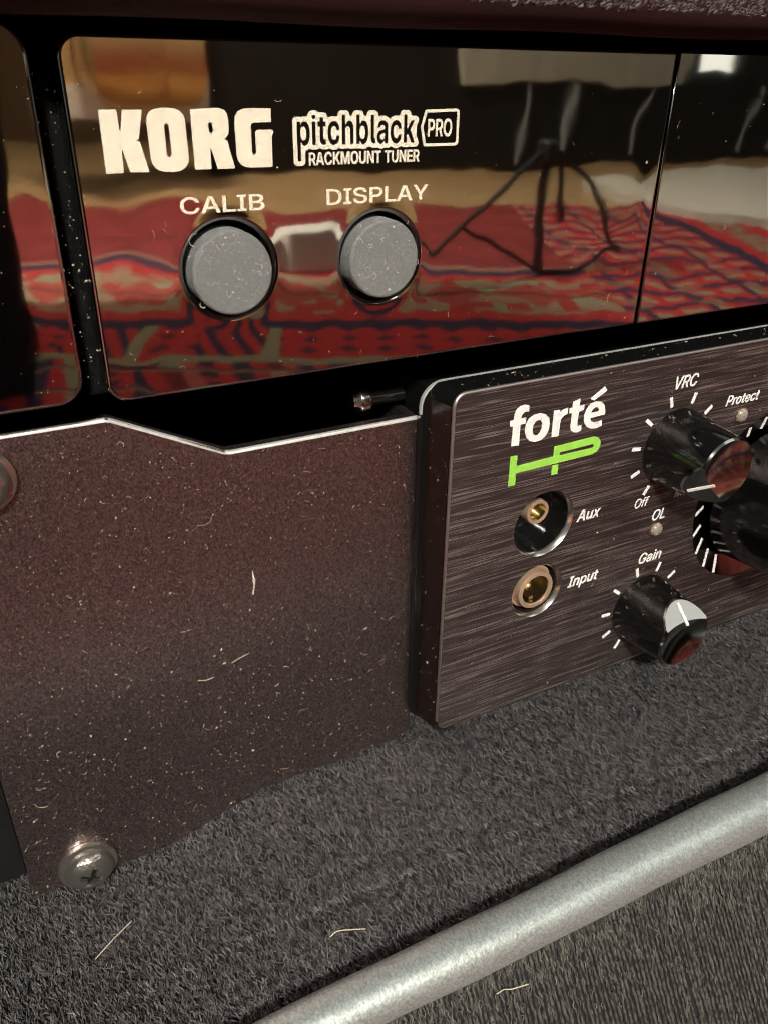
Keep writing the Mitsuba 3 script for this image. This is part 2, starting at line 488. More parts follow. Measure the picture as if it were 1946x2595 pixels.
# the window whose bright pane shows at the right of the mirrored board
put('window__frame', flat(sbox(2138, 40, 2345, 190).difference(sbox(2150, 52, 2330, 178)), -1960, 20), 'stand_black')
put('window__pane', flat(sbox(2149, 51, 2331, 179), -1966, 6), 'white_paint', emitter={'type': 'area', 'radiance': rgb(1.1, 1.1, 0.95)})
tag('window', 'small bright window mirrored at the upper right of the tuner, beside the pale board', 'window')
t_ = np.linspace(0, 2 * np.pi, 60, endpoint=False)
wob = 1 + 0.04 * np.sin(7 * t_) + 0.03 * np.sin(13 * t_ + 1)
fl = Polygon(np.c_[1830 + 560 * wob * np.cos(t_), -1150 + 520 * wob * np.sin(t_)])
fm = trimesh.creation.extrude_polygon(fl, 22, engine='earcut')
fm.apply_translation([0, 0, ZF - 3])
put('fleece_mat', fm, 'fleece_white')
tag('fleece_mat', 'pale fluffy mat beyond the red rug, mirrored at the right of the tuner', 'mat')
mat('board_paint', (0.50, 0.47, 0.38), 0.5, 0.0, 0.3, bump=proc(lambda p, n, uv: fbm(p.x * 12, 0.0, p.z * 3, 2), 1e-3), scale=0.02)
put('white_board', rbox(1300, 2125, -1990, -1965, 20, 150, 6), 'board_paint')
tag('white_board', 'long pale board on the dark wall, mirrored along the top of the tuner', 'board')
put('picture_frame__frame', flat(sbox(240, -60, 606, 330).difference(sbox(262, 2, 560, 300)), -1920, 40), 'white_paint')
put('picture_frame__back', bx(250, 600, -1975, -1941, -50, 320), 'pale_gold')
tag('picture_frame', 'white framed box behind a brass pot, mirrored at the top left of the tuner', 'frame')
pot = lathe([(0.1, 0), (80, 0), (104, 20), (108, 60), (104, 150), (98, 160), (108, 175), (110, 240), (0.1, 245)], 0, 0, 48)
pv = pot[0][:, [1, 2, 0]] + np.array([310, -1840, 90])
put('brass_pot', (pv, pot[1]), 'pot_brass', smooth=40)
tag('brass_pot', 'shiny brass pot lying in a white frame, mirrored at the top left', 'pot')
mat('cable_grey', (0.30, 0.30, 0.30), 0.5)
for k, (x0, x1, r) in enumerate([(1560, 1530, 6), (1700, 1690, 11), (2010, 1960, 7), (2500, 2430, 8), (2720, 2600, 13)]):
    pts = [[x0 + (x1 - x0) * u + 6 * math.sin(5 * u + k), -1985, 20 - 200 * u] for u in np.linspace(0, 1, 12)]
    key = put('hanging_cable', tube(pts, r), 'cable_grey', smooth=True)
    tag(key, ['thin grey cable below the middle of the mirrored pale board', 'thicker grey cable below the middle of the mirrored pale board', 'thin grey cable below the right end of the mirrored pale board', 'thin grey cable mirrored at the right of the tuner split', 'thick grey cable mirrored nearest the right picture edge'][k], 'cable', 'cables hanging on the dark curtain')
A, JN, LL, B, JR = np.array([[682, -780, -36], [557, -775, -125], [450, -749, -194], [685, -778, -190], [828, -780, -175]], float)
rods = [tube([A, JN, LL], 3.6), tube([JN, B], 2.8), tube([A + [0, 0, 6], A * .6 + JR * .4 + [22, 0, 6], JR], 3.6), tube([JR, (JR + B) / 2 + [10, 0, -14], B], 4), tube([A, B], 6.5), tube([A + [22, 0, -5], B + [30, 0, 60]], 4)]
put('tripod_stand__rods', join(rods), 'stand_black', smooth=40)
put('tripod_stand__hub', rbox(672, 694, -792, -768, -58, -28, 6), 'stand_black', smooth=40)
tag('tripod_stand', 'black tripod stand on the red rug, mirrored right of the round buttons', 'stand')
put('white_box__carton', rbox(385, 475, -990, -905, ZF + 4, ZF + 62, 4), 'white_paint')
put('white_box__clip', rbox(445, 470, -915, -898, ZF + 40, ZF + 75, 3), 'stand_black')
tag('white_box', 'small white box on the red rug, mirrored between the two buttons', 'box')
mat('slab_black', (0.010, 0.010, 0.010), 0.7)
stand_in = m3.Manifold.hull_points(np.array([[x, y, z] for (x, z) in ((-380, ZF + 4), (30, ZF + 4), (70, 330), (-380, 330)) for y in (-590, -900)], float))  # added slab, darkens the tuner ear where the phone would be mirrored
put('phone_stand_in', stand_in, 'slab_black')
tag('phone_stand_in', 'dark cabinet added for the phone, mirrored black at the far left of the tuner', 'slab')

# ------------------------------------------------------------------ the padded rack bag


def lining_z(x, y):
    """Height of the fleece floor of the bag."""
    x, y = np.asarray(x, float), np.asarray(y, float)
    s = np.clip((x + 4) / 22, 0, 1)
    z = -91.2 + 5.4 * s * s * (3 - 2 * s)
    z = z - 1.3 * np.exp(-((x - 49) / 5) ** 2) * np.clip((y + 4) / 8, 0, 1)
    q = np.clip((-y - 4) / 28, 0, 1)
    z = z * (1 - q) + (-85.6) * q
    seam = -20.0 - (x + 22) * 0.064
    z = z + 0.55 * np.exp(-((y - seam) / 0.9) ** 2) - 0.35 * np.exp(-((y - seam + 1.8) / 1.2) ** 2)
    z = z - 12 * np.clip((x - 114 - 0.9 * (y + 36)) / 24, 0, 1) ** 1.5 * np.clip((-y - 8) / 18, 0, 1)
    z = z + 4.6 * np.clip((x - 52) / 10, 0, 1) * np.exp(-((y + 1) / 8) ** 2)
    from meshkit import fbm as nf
    return z + 1.1 * (nf(np.stack([x / 26, y / 20, x * 0 + 3], -1), 3) - 0.5)


gx, gy = np.meshgrid(np.linspace(-70, 250, 161), np.linspace(60, -44, 79))
gz = lining_z(gx, gy)
n0, n1 = gx.shape
idx = np.arange(n0 * n1).reshape(n0, n1)
gf = np.stack([idx[:-1, :-1], idx[1:, :-1], idx[1:, 1:], idx[:-1, 1:]], -1).reshape(-1, 4)
put('rack_bag__lining', (np.stack([gx, gy, gz], -1).reshape(-1, 3), gf), 'lining_base', smooth=True)


def pile(count, where_fn, length, radius, lean, seed):
    r = np.random.default_rng(seed)
    pos, nx = where_fn(r, count)
    d = lean + r.normal(0, 1, (len(pos), 3)) * np.array([0.30, 0.22, 0.16])
    d /= np.linalg.norm(d, axis=1, keepdims=True)
    L = length * r.uniform(0.6, 1.4, len(pos))
    curl = r.normal(0, 1, (len(pos), 3)) * 0.24
    u = np.linspace(-0.5, 0.5, 4)
    p = pos[:, None] + L[:, None, None] * (u[None, :, None] * d[:, None] + (u ** 2 - 0.12)[None, :, None] * curl[:, None] * 1.6)
    rad = radius * r.uniform(0.6, 1.35, len(pos))[:, None] * np.array([0.45, 1, 1, 0.4])[None]
    return many_tubes(p, rad), r, (len(pos) if nx is None else nx)


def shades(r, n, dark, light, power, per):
    if np.ndim(n):          # low fibres painted darker, the shade between them: n holds each one's lie, 0 at the root to 1 at the top
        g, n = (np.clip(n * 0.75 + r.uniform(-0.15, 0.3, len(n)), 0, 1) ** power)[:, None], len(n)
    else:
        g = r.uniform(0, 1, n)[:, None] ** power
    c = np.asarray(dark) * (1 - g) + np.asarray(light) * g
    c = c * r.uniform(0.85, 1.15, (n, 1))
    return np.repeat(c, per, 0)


def on_lining(r, n):
    x, y = r.uniform(-48, 172, n), r.uniform(-38.5, 13, n)
    keep = ~((y > 2) & (x > 56)) & (x < 172 - 0.9 * np.abs(y)) & (x > -60 + 1.0 * np.abs(y + 5) - 12)
    x, y = x[keep], y[keep]
    lie = r.uniform(0, 1, len(x))
    z = lining_z(x, y) + 0.75 * lie
    return np.stack([x, y, z], -1), lie


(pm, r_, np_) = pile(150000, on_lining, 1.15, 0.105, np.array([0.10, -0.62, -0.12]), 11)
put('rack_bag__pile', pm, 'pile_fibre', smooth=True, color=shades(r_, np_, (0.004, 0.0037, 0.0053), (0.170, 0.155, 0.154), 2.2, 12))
tag('rack_bag__pile', kind='stuff')
# the seam: paler stitches along the fold
ss = []
for x in np.arange(-40, 150, 0.62):
    y = -20.0 - (x + 22) * 0.064 + rng.normal(0, 0.12)
    z = float(lining_z(x, y)) + 0.75
    if rng.random() < 0.45:
        e = rng.normal(0, 0.3)
        ss.append(tube([[x, y + 0.5, z - 0.2], [x + 0.2 + e, y, z + rng.normal(0, .06)], [x + 0.42 + e, y - 0.5, z - 0.25]], 0.08, 4))
put('rack_bag__seam', join(ss), 'seam_thread')
tag('rack_bag__seam', 'faint stitched seam across the fleece', kind='stuff')

# the padded lip
px = np.linspace(-60, 230, 240)
sag = np.clip((px - 112) / 24, 0, 1)
pc = np.stack([px, -40.45 - px * 0.0153 + 0.12 * np.sin(px * 0.11), -83 + 0.10 * np.sin(px * 0.07 + 1) - 14 * sag * sag * (3 - 2 * sag)], -1)
put('rack_bag__piping', tube(pc, 3.78 + np.clip(px, -20, 160) * 0.0096 + 0.06 * np.sin(px * 0.23), 48), 'satin_piping', smooth=True)
# the ribbed outside of the bag below the lip
down = np.array([0, -math.cos(math.radians(57)), -math.sin(math.radians(57))])
outw = np.array([0, -math.sin(math.radians(57)), math.cos(math.radians(57))])
fa = np.array([0, -43.2, -84.5])
fu, fw = np.meshgrid(np.linspace(-60, 230, 60), np.linspace(-3, 90, 20))
fv = fa + fu[..., None] * np.array([1, -0.0153, 0]) + fw[..., None] * down
idx = np.arange(fu.size).reshape(fu.shape)
ff = np.stack([idx[:-1, :-1], idx[1:, :-1], idx[1:, 1:], idx[:-1, 1:]], -1).reshape(-1, 4)
mat('rib_yarn', proc(lambda p, n, uv: mix((0.033, 0.031, 0.027), (0.092, 0.086, 0.074), smoothstep(0.2, 0.8, noise(p.x * 1900, p.y * 1500, p.z * 1500)))), 0.8, 0.0, 0.2)
put('rack_bag__front_flap', (fv.reshape(-1, 3), ff), 'lining_base', smooth=True)
sp = []
cols = []
r = np.random.default_rng(5)
pitch = 0.90
ribs = []
for x in np.arange(0, 150, pitch):
    u = np.linspace(-1, 46, 70)
    loose = np.clip(1 - u / 9, 0.10, 1)
    dx = np.cumsum(r.normal(0, 0.05, 70)) * 0.35 + r.normal(0, 0.05, 70) + r.normal(0, 0.10, 70) * loose
    hs = 0.12 + 0.06 * np.sin(u * 2.1 + r.uniform(0, 6)) + r.normal(0, 0.025, 70)
    q = fa + (x + 0.012 * u + dx)[:, None] * np.array([1, -0.0153, 0]) + u[:, None] * down + hs[:, None] * outw
    ribs.append(tube(q, (0.27 + r.normal(0, 0.03)) * (1 + r.normal(0, 0.10, 70)), 6))
put('rack_bag__rib', join(ribs), 'rib_yarn', smooth=True)
tag('rack_bag__rib', 'fine parallel ribs of the weave below the pale lip', kind='stuff')
for _ in range(5200):
    w0 = abs(r.normal(0, 5.5)) if r.random() < 0.62 else r.uniform(0, 46)
    L, x = r.uniform(0.7, 1.7), r.uniform(0, 150)
    u = np.linspace(0, 1, 4)
    xs = x + 0.012 * w0 + r.normal(0, 0.16, 4)
    sp.append(fa + xs[:, None] * np.array([1, -0.0153, 0]) + (w0 + L * u)[:, None] * down + (0.34 + 0.10 * np.sin(np.pi * u) + r.uniform(0, 0.1))[:, None] * outw)
sp = np.array(sp)
sr = np.full(sp.shape[:2], 0.10) * r.uniform(0.7, 1.25, (len(sp), 1)) * np.array([0.6, 1, 1, 0.6])
put('rack_bag__flap_fuzz', many_tubes(sp, sr, 4), 'pile_fibre', smooth=True, color=shades(r, len(sp), (0.025, 0.023, 0.020), (0.17, 0.158, 0.136), 1.3, 16))
tag('rack_bag__flap_fuzz', 'loose fuzz on the ribbed weave, thickest under the lip', kind='stuff')
# the roll along the top, and the dark inside
put('rack_bag__top_roll', tube([[x, -5.5 + 0.25 * math.sin(x * 0.09), 48.2 + 0.0040 * x + 0.12 * math.sin(x * 0.13)] for x in np.linspace(-80, 240, 120)], 5.1, 32), 'maroon_fabric', smooth=True)


def over_roll(r, n):
    x, a = r.uniform(-10, 150, n), r.uniform(math.radians(100), math.radians(207), n)
    y, z = -5.5 + 0.25 * np.sin(x * 0.09) + 5.1 * np.cos(a), 48.2 + 0.004 * x + 5.1 * np.sin(a)
    return np.stack([x, y, z], -1), None


(pm, r_, np_) = pile(16000, over_roll, 0.8, 0.10, np.array([0.3, -0.5, 0.3]), 3)  # pale nap on the upper side only: light put into its colour
put('rack_bag__roll_nap', pm, 'pile_fibre', smooth=True, color=shades(r_, np_, (0.05, 0.028, 0.030), (0.26, 0.23, 0.24), 1.6, 12))
tag('rack_bag__roll_nap', kind='stuff')
put('rack_bag__shell', join([bx(-80, 250, 260, 262, -130, 60), bx(-82, -80, -38, 262, -130, 60), bx(250, 252, -38, 262, -130, 60), bx(-80, 250, -4, 262, 50, 54), bx(-80, 250, -30, 262, -132, -100)]), 'black_inside')
tag('rack_bag', 'grey fleece rack bag with a pale padded lip holding the two black units', 'rack bag')
put('rack_rail', bx(-44, -25.4, 12.5, 15, -92, 46), 'black_matt')
tag('rack_rail', 'black upright rail at the left, behind the brown plate', 'rail')

# ------------------------------------------------------------------ dust


def flakes(n, area, y, rad, seed, dome=0.5):
    """n small irregular specks lying on the face at y; area(r, n) gives x and z."""
    r = np.random.default_rng(seed)
    x, z = area(r, n)
    n = len(x)
    k = 6
    a = np.arange(k) * 2 * np.pi / k + r.uniform(0, 6.28, (n, 1))
    rr = (rad * np.exp(r.normal(0, 0.45, n)))[:, None] * r.uniform(0.6, 1.3, (n, k))
    st, th = r.uniform(1.0, 2.0, (n, 1)), r.uniform(0, np.pi, (n, 1))
    px, pz = rr * np.cos(a) * st, rr * np.sin(a)
    X, Z = x[:, None] + px * np.cos(th) - pz * np.sin(th), z[:, None] + px * np.sin(th) + pz * np.cos(th)
    base = np.stack([X, np.full_like(X, y + 0.01), Z], -1)
    top = np.stack([x, np.full(n, y) - rr.mean(1) * dome - 0.02, z], -1)[:, None]
    v = np.concatenate([base, top], 1).reshape(-1, 3)
    f = np.array([[i, k, (i + 1) % k] for i in range(k)])
    f = (f[None] + (np.arange(n) * (k + 1))[:, None, None]).reshape(-1, 3)
    return v, f


def lint(n, area, y, length, rad, seed):
    """n curled short fibres lying on the face at y."""
    r = np.random.default_rng(seed)
    x, z = area(r, n)
    n = len(x)
    L = length * np.exp(r.normal(0, 0.5, n))
    th, cu = r.uniform(0, 6.28, n), r.normal(0, 1.3, n)
    u = np.linspace(-0.5, 0.5, 6)
    ang = th[:, None] + cu[:, None] * u[None] * 2
    dx, dz = np.cos(ang), np.sin(ang)
    X = x[:, None] + np.cumsum(dx, 1) * L[:, None] / 6
    Z = z[:, None] + np.cumsum(dz, 1) * L[:, None] / 6
    p = np.stack([X, np.full_like(X, y - rad * 0.9), Z], -1)
    return many_tubes(p, np.full((n, 6), rad) * r.uniform(0.7, 1.3, (n, 1)))


def in_poly(poly):
    x0, z0, x1, z1 = poly.bounds

    def area(r, n):
        x, z = r.uniform(x0, x1, n * 2), r.uniform(z0, z1, n * 2)
        ok = shapely.contains_xy(poly, x, z)
        return x[ok][:n], z[ok][:n]
    return area


# ------------------------------------------------------------------ the tuner
XS = 90.43
main = rounded(0, 0, XS + 6, 42, 2.6).intersection(sbox(-5, -5, XS - 0.16, 60))
win = main.difference(unary_union([disc(x, z, r, 72) for x, z, r in HOLES]))
put('rackmount_tuner__faceplate', solid_plate(win, 0, 2.6, 0.55, 0.7, 5), 'tuner_gloss', smooth=40)
disp = rounded(XS - 8, 0, 190, 42, 2.6).intersection(sbox(XS + 0.16, -5, 300, 60))
put('rackmount_tuner__display_window', solid_plate(disp, 0, 2.6, 0.35, None, 5), 'tuner_gloss', smooth=40)
ear = rounded(-34, 0.6, -2.75, 43.2, 3.6)
put('rackmount_tuner__ear_panel', solid_plate(ear, 0, 2.6, 0.6, None, 5), 'tuner_gloss', smooth=40)
put('rackmount_tuner__chassis', join([bx(-2.0, 190, 3.2, 210, 0.5, 41.6), bx(-34, -2.75, 3.0, 5.5, 0.8, 42.8), bx(-5, 2, 5.6, 40, 1, 41)]), 'black_inside')
for k, (x, z, r) in enumerate(HOLES):
    rb = 5.38
    y0 = -1.55 if k == 0 else -1.75
    prof = [(rb, 3.0), (rb, y0 + 0.45), (rb - 0.1, y0 + 0.2), (rb - 0.28, y0 + 0.05), (rb - 0.5, y0), (0.01, y0)]
    key = put('rackmount_tuner__button', lathe(prof, x + (0.0 if k == 0 else -0.1), z - (0.25 if k == 0 else 0.0), 72), 'button_rubber', smooth=50)
    tag(key, 'round grey button, nearer the left edge' if k == 0 else 'round grey button, to the right of its twin')
    put(f'{key}__fluff', join([lint(18, in_poly(disc(x - .1, z - .1, 4.6)), y0, 0.7, 0.03, 50 + k), flakes(45, in_poly(disc(x - .1, z - .1, 4.8)), y0, 0.05, 60 + k),
                               lint(14, in_poly(disc(x - .2, z + .2, 5.6).difference(disc(x, z, 4.9))), y0 + .5, 1.0, 0.04, 70 + k)]), 'dust_grey')
    tag(f'{key}__fluff', kind='stuff')
GLYPH = dict(
    K=[(3.58,34.41),(5.59,34.45),(5.67,31.71),(6.22,34.4),(8.46,34.41),(7.72,31.33),(7.24,31.16),(7.81,31.07),(8.53,27.77),(6.27,27.83),(5.63,30.7),(5.54,27.79),(3.54,27.74)],
    O=[(8.8,33.29),(8.93,33.7),(9.18,34.08),(9.54,34.35),(10.08,34.52),(10.75,34.58),(11.54,34.58),(12.2,34.51),(12.78,34.27),(13.15,33.91),(13.31,33.49),(13.34,32.94),(13.41,29.23),(13.32,28.73),(13.06,28.29),(12.65,27.96),(12.15,27.77),(11.45,27.68),(10.49,27.72),(9.82,27.85),(9.34,28.15),(9.02,28.54),(8.88,28.98)],
    Oh=[(10.79,32.67),(10.91,32.91),(11.09,32.99),(11.29,32.92),(11.36,32.6),(11.4,29.72),(11.31,29.46),(11.11,29.32),(10.89,29.42),(10.8,29.65)],
    R=[(14.05,34.41),(17.13,34.55),(17.75,34.49),(18.23,34.3),(18.51,33.93),(18.62,33.32),(18.59,32.13),(18.49,31.7),(18.25,31.39),(17.89,31.12),(18.32,31.01),(19.08,27.84),(16.88,27.82),(16.14,30.55),(16.08,27.87),(14.04,27.84)],
    Rh=[(16.06,32.79),(16.18,32.97),(16.36,33.03),(16.54,32.94),(16.62,32.72),(16.67,32.1),(16.58,31.89),(16.39,31.79),(16.22,31.9),(16.12,32.17)],
    G=[(24.11,34.48),(24.06,32.95),(21.8,32.91),(21.5,32.79),(21.42,32.53),(21.39,29.66),(21.47,29.42),(21.66,29.3),(21.86,29.39),(21.96,29.62),(21.95,31.83),(22.11,32.06),(22.41,32.1),(24.05,32.12),(24.29,31.99),(24.29,31.73),(24.08,31.35),(23.99,27.85),(21.08,27.84),(20.35,27.97),(19.81,28.27),(19.52,28.74),(19.41,29.26),(19.37,32.87),(19.5,33.62),(19.85,34.13),(20.38,34.41),(21.11,34.51)],
    f=[(63.98,-17.54),(64.0,-13.87),(63.35,-13.81),(63.28,-12.78),(64.02,-12.73),(64.09,-11.72),(64.47,-10.84),(65.24,-10.43),(66.06,-10.33),(66.98,-10.54),(67.08,-11.7),(66.21,-11.63),(65.7,-12.0),(65.5,-12.69),(66.58,-12.7),(66.57,-13.79),(65.49,-13.8),(65.61,-17.67)],
    o=[(66.58,-15.19),(66.69,-13.99),(67.27,-13.0),(68.27,-12.5),(69.52,-12.42),(70.71,-12.8),(71.54,-13.62),(71.85,-14.67),(71.77,-15.9),(71.26,-16.93),(70.33,-17.57),(69.05,-17.71),(67.86,-17.29),(67.06,-16.52)],
    oh=[(68.19,-15.12),(68.29,-14.4),(68.71,-13.8),(69.39,-13.59),(69.93,-13.89),(70.19,-14.49),(70.19,-15.36),(69.92,-16.06),(69.47,-16.47),(68.9,-16.46),(68.42,-16.03)],
    r=[(72.61,-17.46),(72.46,-12.49),(73.77,-12.53),(73.99,-13.06),(74.5,-12.59),(75.55,-12.46),(75.61,-13.58),(74.76,-13.81),(74.25,-14.34),(74.18,-15.08),(74.15,-17.53)],
    t=[(76.54,-11.52),(78.11,-11.19),(78.11,-12.58),(79.22,-12.52),(79.23,-13.45),(78.14,-13.64),(78.1,-15.78),(78.27,-16.38),(78.65,-16.38),(79.15,-16.37),(79.22,-17.38),(78.47,-17.6),(77.62,-17.5),(76.87,-17.02),(76.58,-16.26),(76.64,-15.52),(76.57,-13.63),(75.93,-13.58),(75.87,-12.64),(76.57,-12.63)],
    e=[(79.57,-15.53),(79.48,-14.5),(79.83,-13.43),(80.66,-12.57),(81.98,-12.29),(83.1,-12.6),(83.94,-13.36),(84.26,-14.31),(84.32,-15.21),(80.98,-15.33),(81.23,-15.89),(81.92,-16.33),(82.85,-16.37),(83.83,-16.22),(83.98,-17.28),(82.75,-17.58),(81.5,-17.48),(80.5,-16.97),(79.85,-16.28)],
    eh=[(80.97,-14.34),(81.24,-13.73),(81.87,-13.37),(82.51,-13.57),(82.8,-14.06),(82.77,-14.31)],
    acc=[(80.42,-11.6),(83.42,-9.72),(84.05,-10.62),(81.26,-12.07)],
    H1=[(64.09,-19.5),(65.54,-19.58),(65.54,-21.6),(73.59,-21.35),(73.51,-19.45),(82.57,-19.17),(83.65,-19.57),(84.35,-20.56),(84.33,-21.62),(83.68,-22.43),(82.56,-22.74),(65.55,-23.02),(65.63,-25.29),(64.12,-25.28),(64.11,-21.98)],
    H1h=[(74.92,-20.83),(82.43,-20.66),(82.84,-20.93),(82.77,-21.25),(82.4,-21.38),(74.95,-21.46)],
    H2=[(73.58,-23.18),(74.96,-23.16),(75.02,-25.07),(73.54,-25.09)],
    PROo=[(46.04,34.2),(50.96,34.33),(51.41,34.1),(51.42,30.01),(50.99,29.7),(45.89,29.72),(45.36,32.15)],
)

GP = {k: Polygon(v).buffer(0) for k, v in GLYPH.items()}


def soften(s, r=0.07):
    return s.buffer(-r).buffer(2 * r, quad_segs=4).buffer(-r).simplify(0.012)


K_, O_, R_, G_ = GP['K'], GP['O'].difference(GP['Oh']), GP['R'].difference(GP['Rh']), GP['G']
key = put('rackmount_tuner__lettering', flat(unary_union([soften(K_), soften(O_), soften(R_), soften(G_), disc(24.62, 27.75, 0.09, 12)]), 0, 0.10), 'cream_print')
tag(key, 'large cream block capitals at the upper left')


def script_word():
    s = text_poly('pitchblack', 750)
    s = fit(s, 27.42, 44.52, 0, 3.80)
    xh = 2.84

    def warp(c):
        c = np.asarray(c).copy()
        z = c[:, 1]
        c[:, 1] = np.where(z > xh, xh + (z - xh) * 0.62, np.where(z < 0, z * 1.75, z))
        c[:, 1] += 30.22
        return c
    s = shapely.transform(s, warp)
    return s.simplify(0.02)


word = script_word()
lowest = word.bounds[1]
halo = word.buffer(0.52, quad_segs=6)
halo = unary_union([halo, sbox(28.2, 29.85, 44.7, 32.2)]).buffer(0.25).buffer(-0.25)
halo = unary_union([Polygon(g.exterior) for g in getattr(halo, 'geoms', [halo])])
key = put('rackmount_tuner__lettering', flat(halo.difference(word.buffer(-0.02)), 0, 0.10), 'cream_print')
tag(key, 'lower-case word in black letters on a cream outline')
hexa = soften(GP['PROo'], 0.2)
pro = unary_union([hexa.difference(hexa.buffer(-0.36)), fit(text_poly('PRO', 650), 46.5, 50.3, 30.92, 2.15)])
key = put('rackmount_tuner__lettering', flat(pro, 0, 0.10), 'cream_print')
tag(key, 'three cream capitals in a cream pointed frame')
key = put('rackmount_tuner__lettering', flat(fit(text_poly('RACKMOUNT TUNER', 700), 29.0, 45.25, 27.84, 1.52), 0, 0.10), 'cream_print')
tag(key, 'narrow line of cream capitals under the lower-case word')
key = put('rackmount_tuner__lettering', flat(fit(text_poly('CALIB', 560), 11.75, 22.65, 22.80, 1.93), 0, 0.10), 'cream_print')
tag(key, 'cream word above the first round button')
key = put('rackmount_tuner__lettering', flat(fit(text_poly('DISPLAY', 560), 31.35, 46.85, 22.88, 1.97), 0, 0.10), 'cream_print')
tag(key, 'cream word above the second round button')
face = unary_union([win.buffer(-0.4), disp.buffer(-0.4)])
put('rackmount_tuner__dust', join([flakes(170, in_poly(win.buffer(-0.4)), 0, 0.038, 1), lint(60, in_poly(sbox(0.5, 0.5, XS - 1, 22).intersection(win)), 0, 0.6, 0.022, 2), lint(25, in_poly(win.buffer(-0.4)), 0, 0.6, 0.02, 3),
                                   flakes(70, in_poly(disp.intersection(sbox(0, 0, 125, 42)).buffer(-0.4)), 0, 0.045, 4), lint(25, in_poly(disp.intersection(sbox(0, 0, 125, 42)).buffer(-0.4)), 0, 0.7, 0.024, 5),
                                   flakes(110, in_poly(ear.buffer(-0.4)), 0, 0.045, 6), lint(12, in_poly(ear.buffer(-0.4)), 0, 0.6, 0.025, 8),
                                   flakes(60, in_poly(sbox(-2.6, 1, -0.2, 40)), 2.0, 0.06, 9)]), 'dust_pale')
tag('rackmount_tuner__dust', kind='stuff')
tag('rackmount_tuner', 'glossy black mirror-fronted rack tuner with two round grey buttons, dusty, at the top', 'tuner')



def bevel_strip(path, y, size, lift):
    """A narrow chamfer strip that paints the highlight along a path on a front edge: the face side is 'size' in from the edge, the back side 'size' deep. The path runs left to right."""
    p = np.asarray(path, float)
    d = np.gradient(p, axis=0)
    d /= np.linalg.norm(d, axis=1, keepdims=True)
    n = np.c_[-d[:, 1], d[:, 0]]
    rows = []
    for t in np.linspace(0, 1, 5):
        a = t * math.pi / 2
        q = p + n * (size * (math.sin(a) - 1) + lift * 0.7)
        rows.append(np.c_[q[:, 0], np.full(len(p), y + size * (1 - math.cos(a)) - lift * 0.7), q[:, 1]])
    m = len(p)
    i = np.arange(m - 1)
    return np.vstack(rows), np.vstack([np.stack([k * m + i, k * m + i + 1, (k + 1) * m + i + 1, (k + 1) * m + i], 1) for k in range(4)])


# ------------------------------------------------------------------ the rack ear
PY = 6.13
top, bot = [(-24.75, -4.24), (0.13, -4.24), (16.91, -12.59), (50.75, -12.59)], [(50.75, -84.7), (17.5, -84.5), (0.6, -90.3), (-24.75, -90.3)]
ear_poly = Polygon(top + bot)
ear_poly = ear_poly.buffer(-0.9).buffer(0.9, quad_segs=8)
lowr = disc(47.85, -81.8, 2.9, 64)
ear_poly = unary_union([ear_poly.difference(sbox(47.85, -90, 60, -81.8)), lowr.intersection(sbox(46, -90, 60, -80))]).buffer(0.001).buffer(-0.001)
put('rack_ear__plate', solid_plate(ear_poly, PY, PY + 2.2, 0.35, None, 3), 'powder_coat', smooth=40)
# the top edge carries a bright strip that paints its highlight
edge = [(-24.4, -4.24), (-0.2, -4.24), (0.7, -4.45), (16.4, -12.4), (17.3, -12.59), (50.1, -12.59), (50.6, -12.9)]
put('rack_ear__edge_highlight', bevel_strip(edge, PY, 0.55, 0.09), 'highlight_pale', smooth=50)
tag('rack_ear__edge_highlight', 'painted highlight along the upper edge of the brown plate')
put('rack_ear__flange', bx(49.2, 50.6, PY + 2.2, 60, -80, -12.8), 'powder_coat')
inner = ear_poly.buffer(-0.5)
put('rack_ear__dust', join([flakes(6000, in_poly(inner), PY, 0.040, 21), flakes(260, in_poly(inner.intersection(sbox(-26, -91, 52, -45))), PY, 0.075, 22), lint(260, in_poly(inner), PY, 0.55, 0.032, 23),
                            lint(40, in_poly(inner.intersection(sbox(-26, -91, 40, -50))), PY, 1.0, 0.05, 24),
                            flakes(60, lambda r, n: (np.interp(r.uniform(0, 1, n), [0, .33, .56, 1], [-24, 0, 17, 50]) + r.normal(0, .2, n), np.interp(r.uniform(0, 1, n), [0, 1], [-90, -12])), PY, 0.04, 25)]), 'dust_pale')
tag('rack_ear__dust', kind='stuff')
# the scratch and the two longer fibres
put('rack_ear__scratch', join([tube([[19.3, PY - .05, -34.6], [19.45, PY - .08, -36.6], [19.35, PY - .05, -38.7]], [.04, .26, .05], 5), tube([[19.2, PY - .04, -38.4], [19.1, PY - .05, -39.2]], [.08, .2], 5)]), 'dust_grey')
put('rack_ear__lint', join([tube([[14.2, PY - .08, -52.2], [15.6, PY - .09, -51.7], [17.6, PY - .08, -51.2]], .07, 5), tube([[8.2, PY - .08, -53.8], [9.6, PY - .09, -54.2], [11.0, PY - .08, -54.1]], .07, 5)]), 'dust_pale')
tag('rack_ear', 'dusty brown powder-coated rack ear with a notched bright upper edge, left of the amplifier', 'bracket')


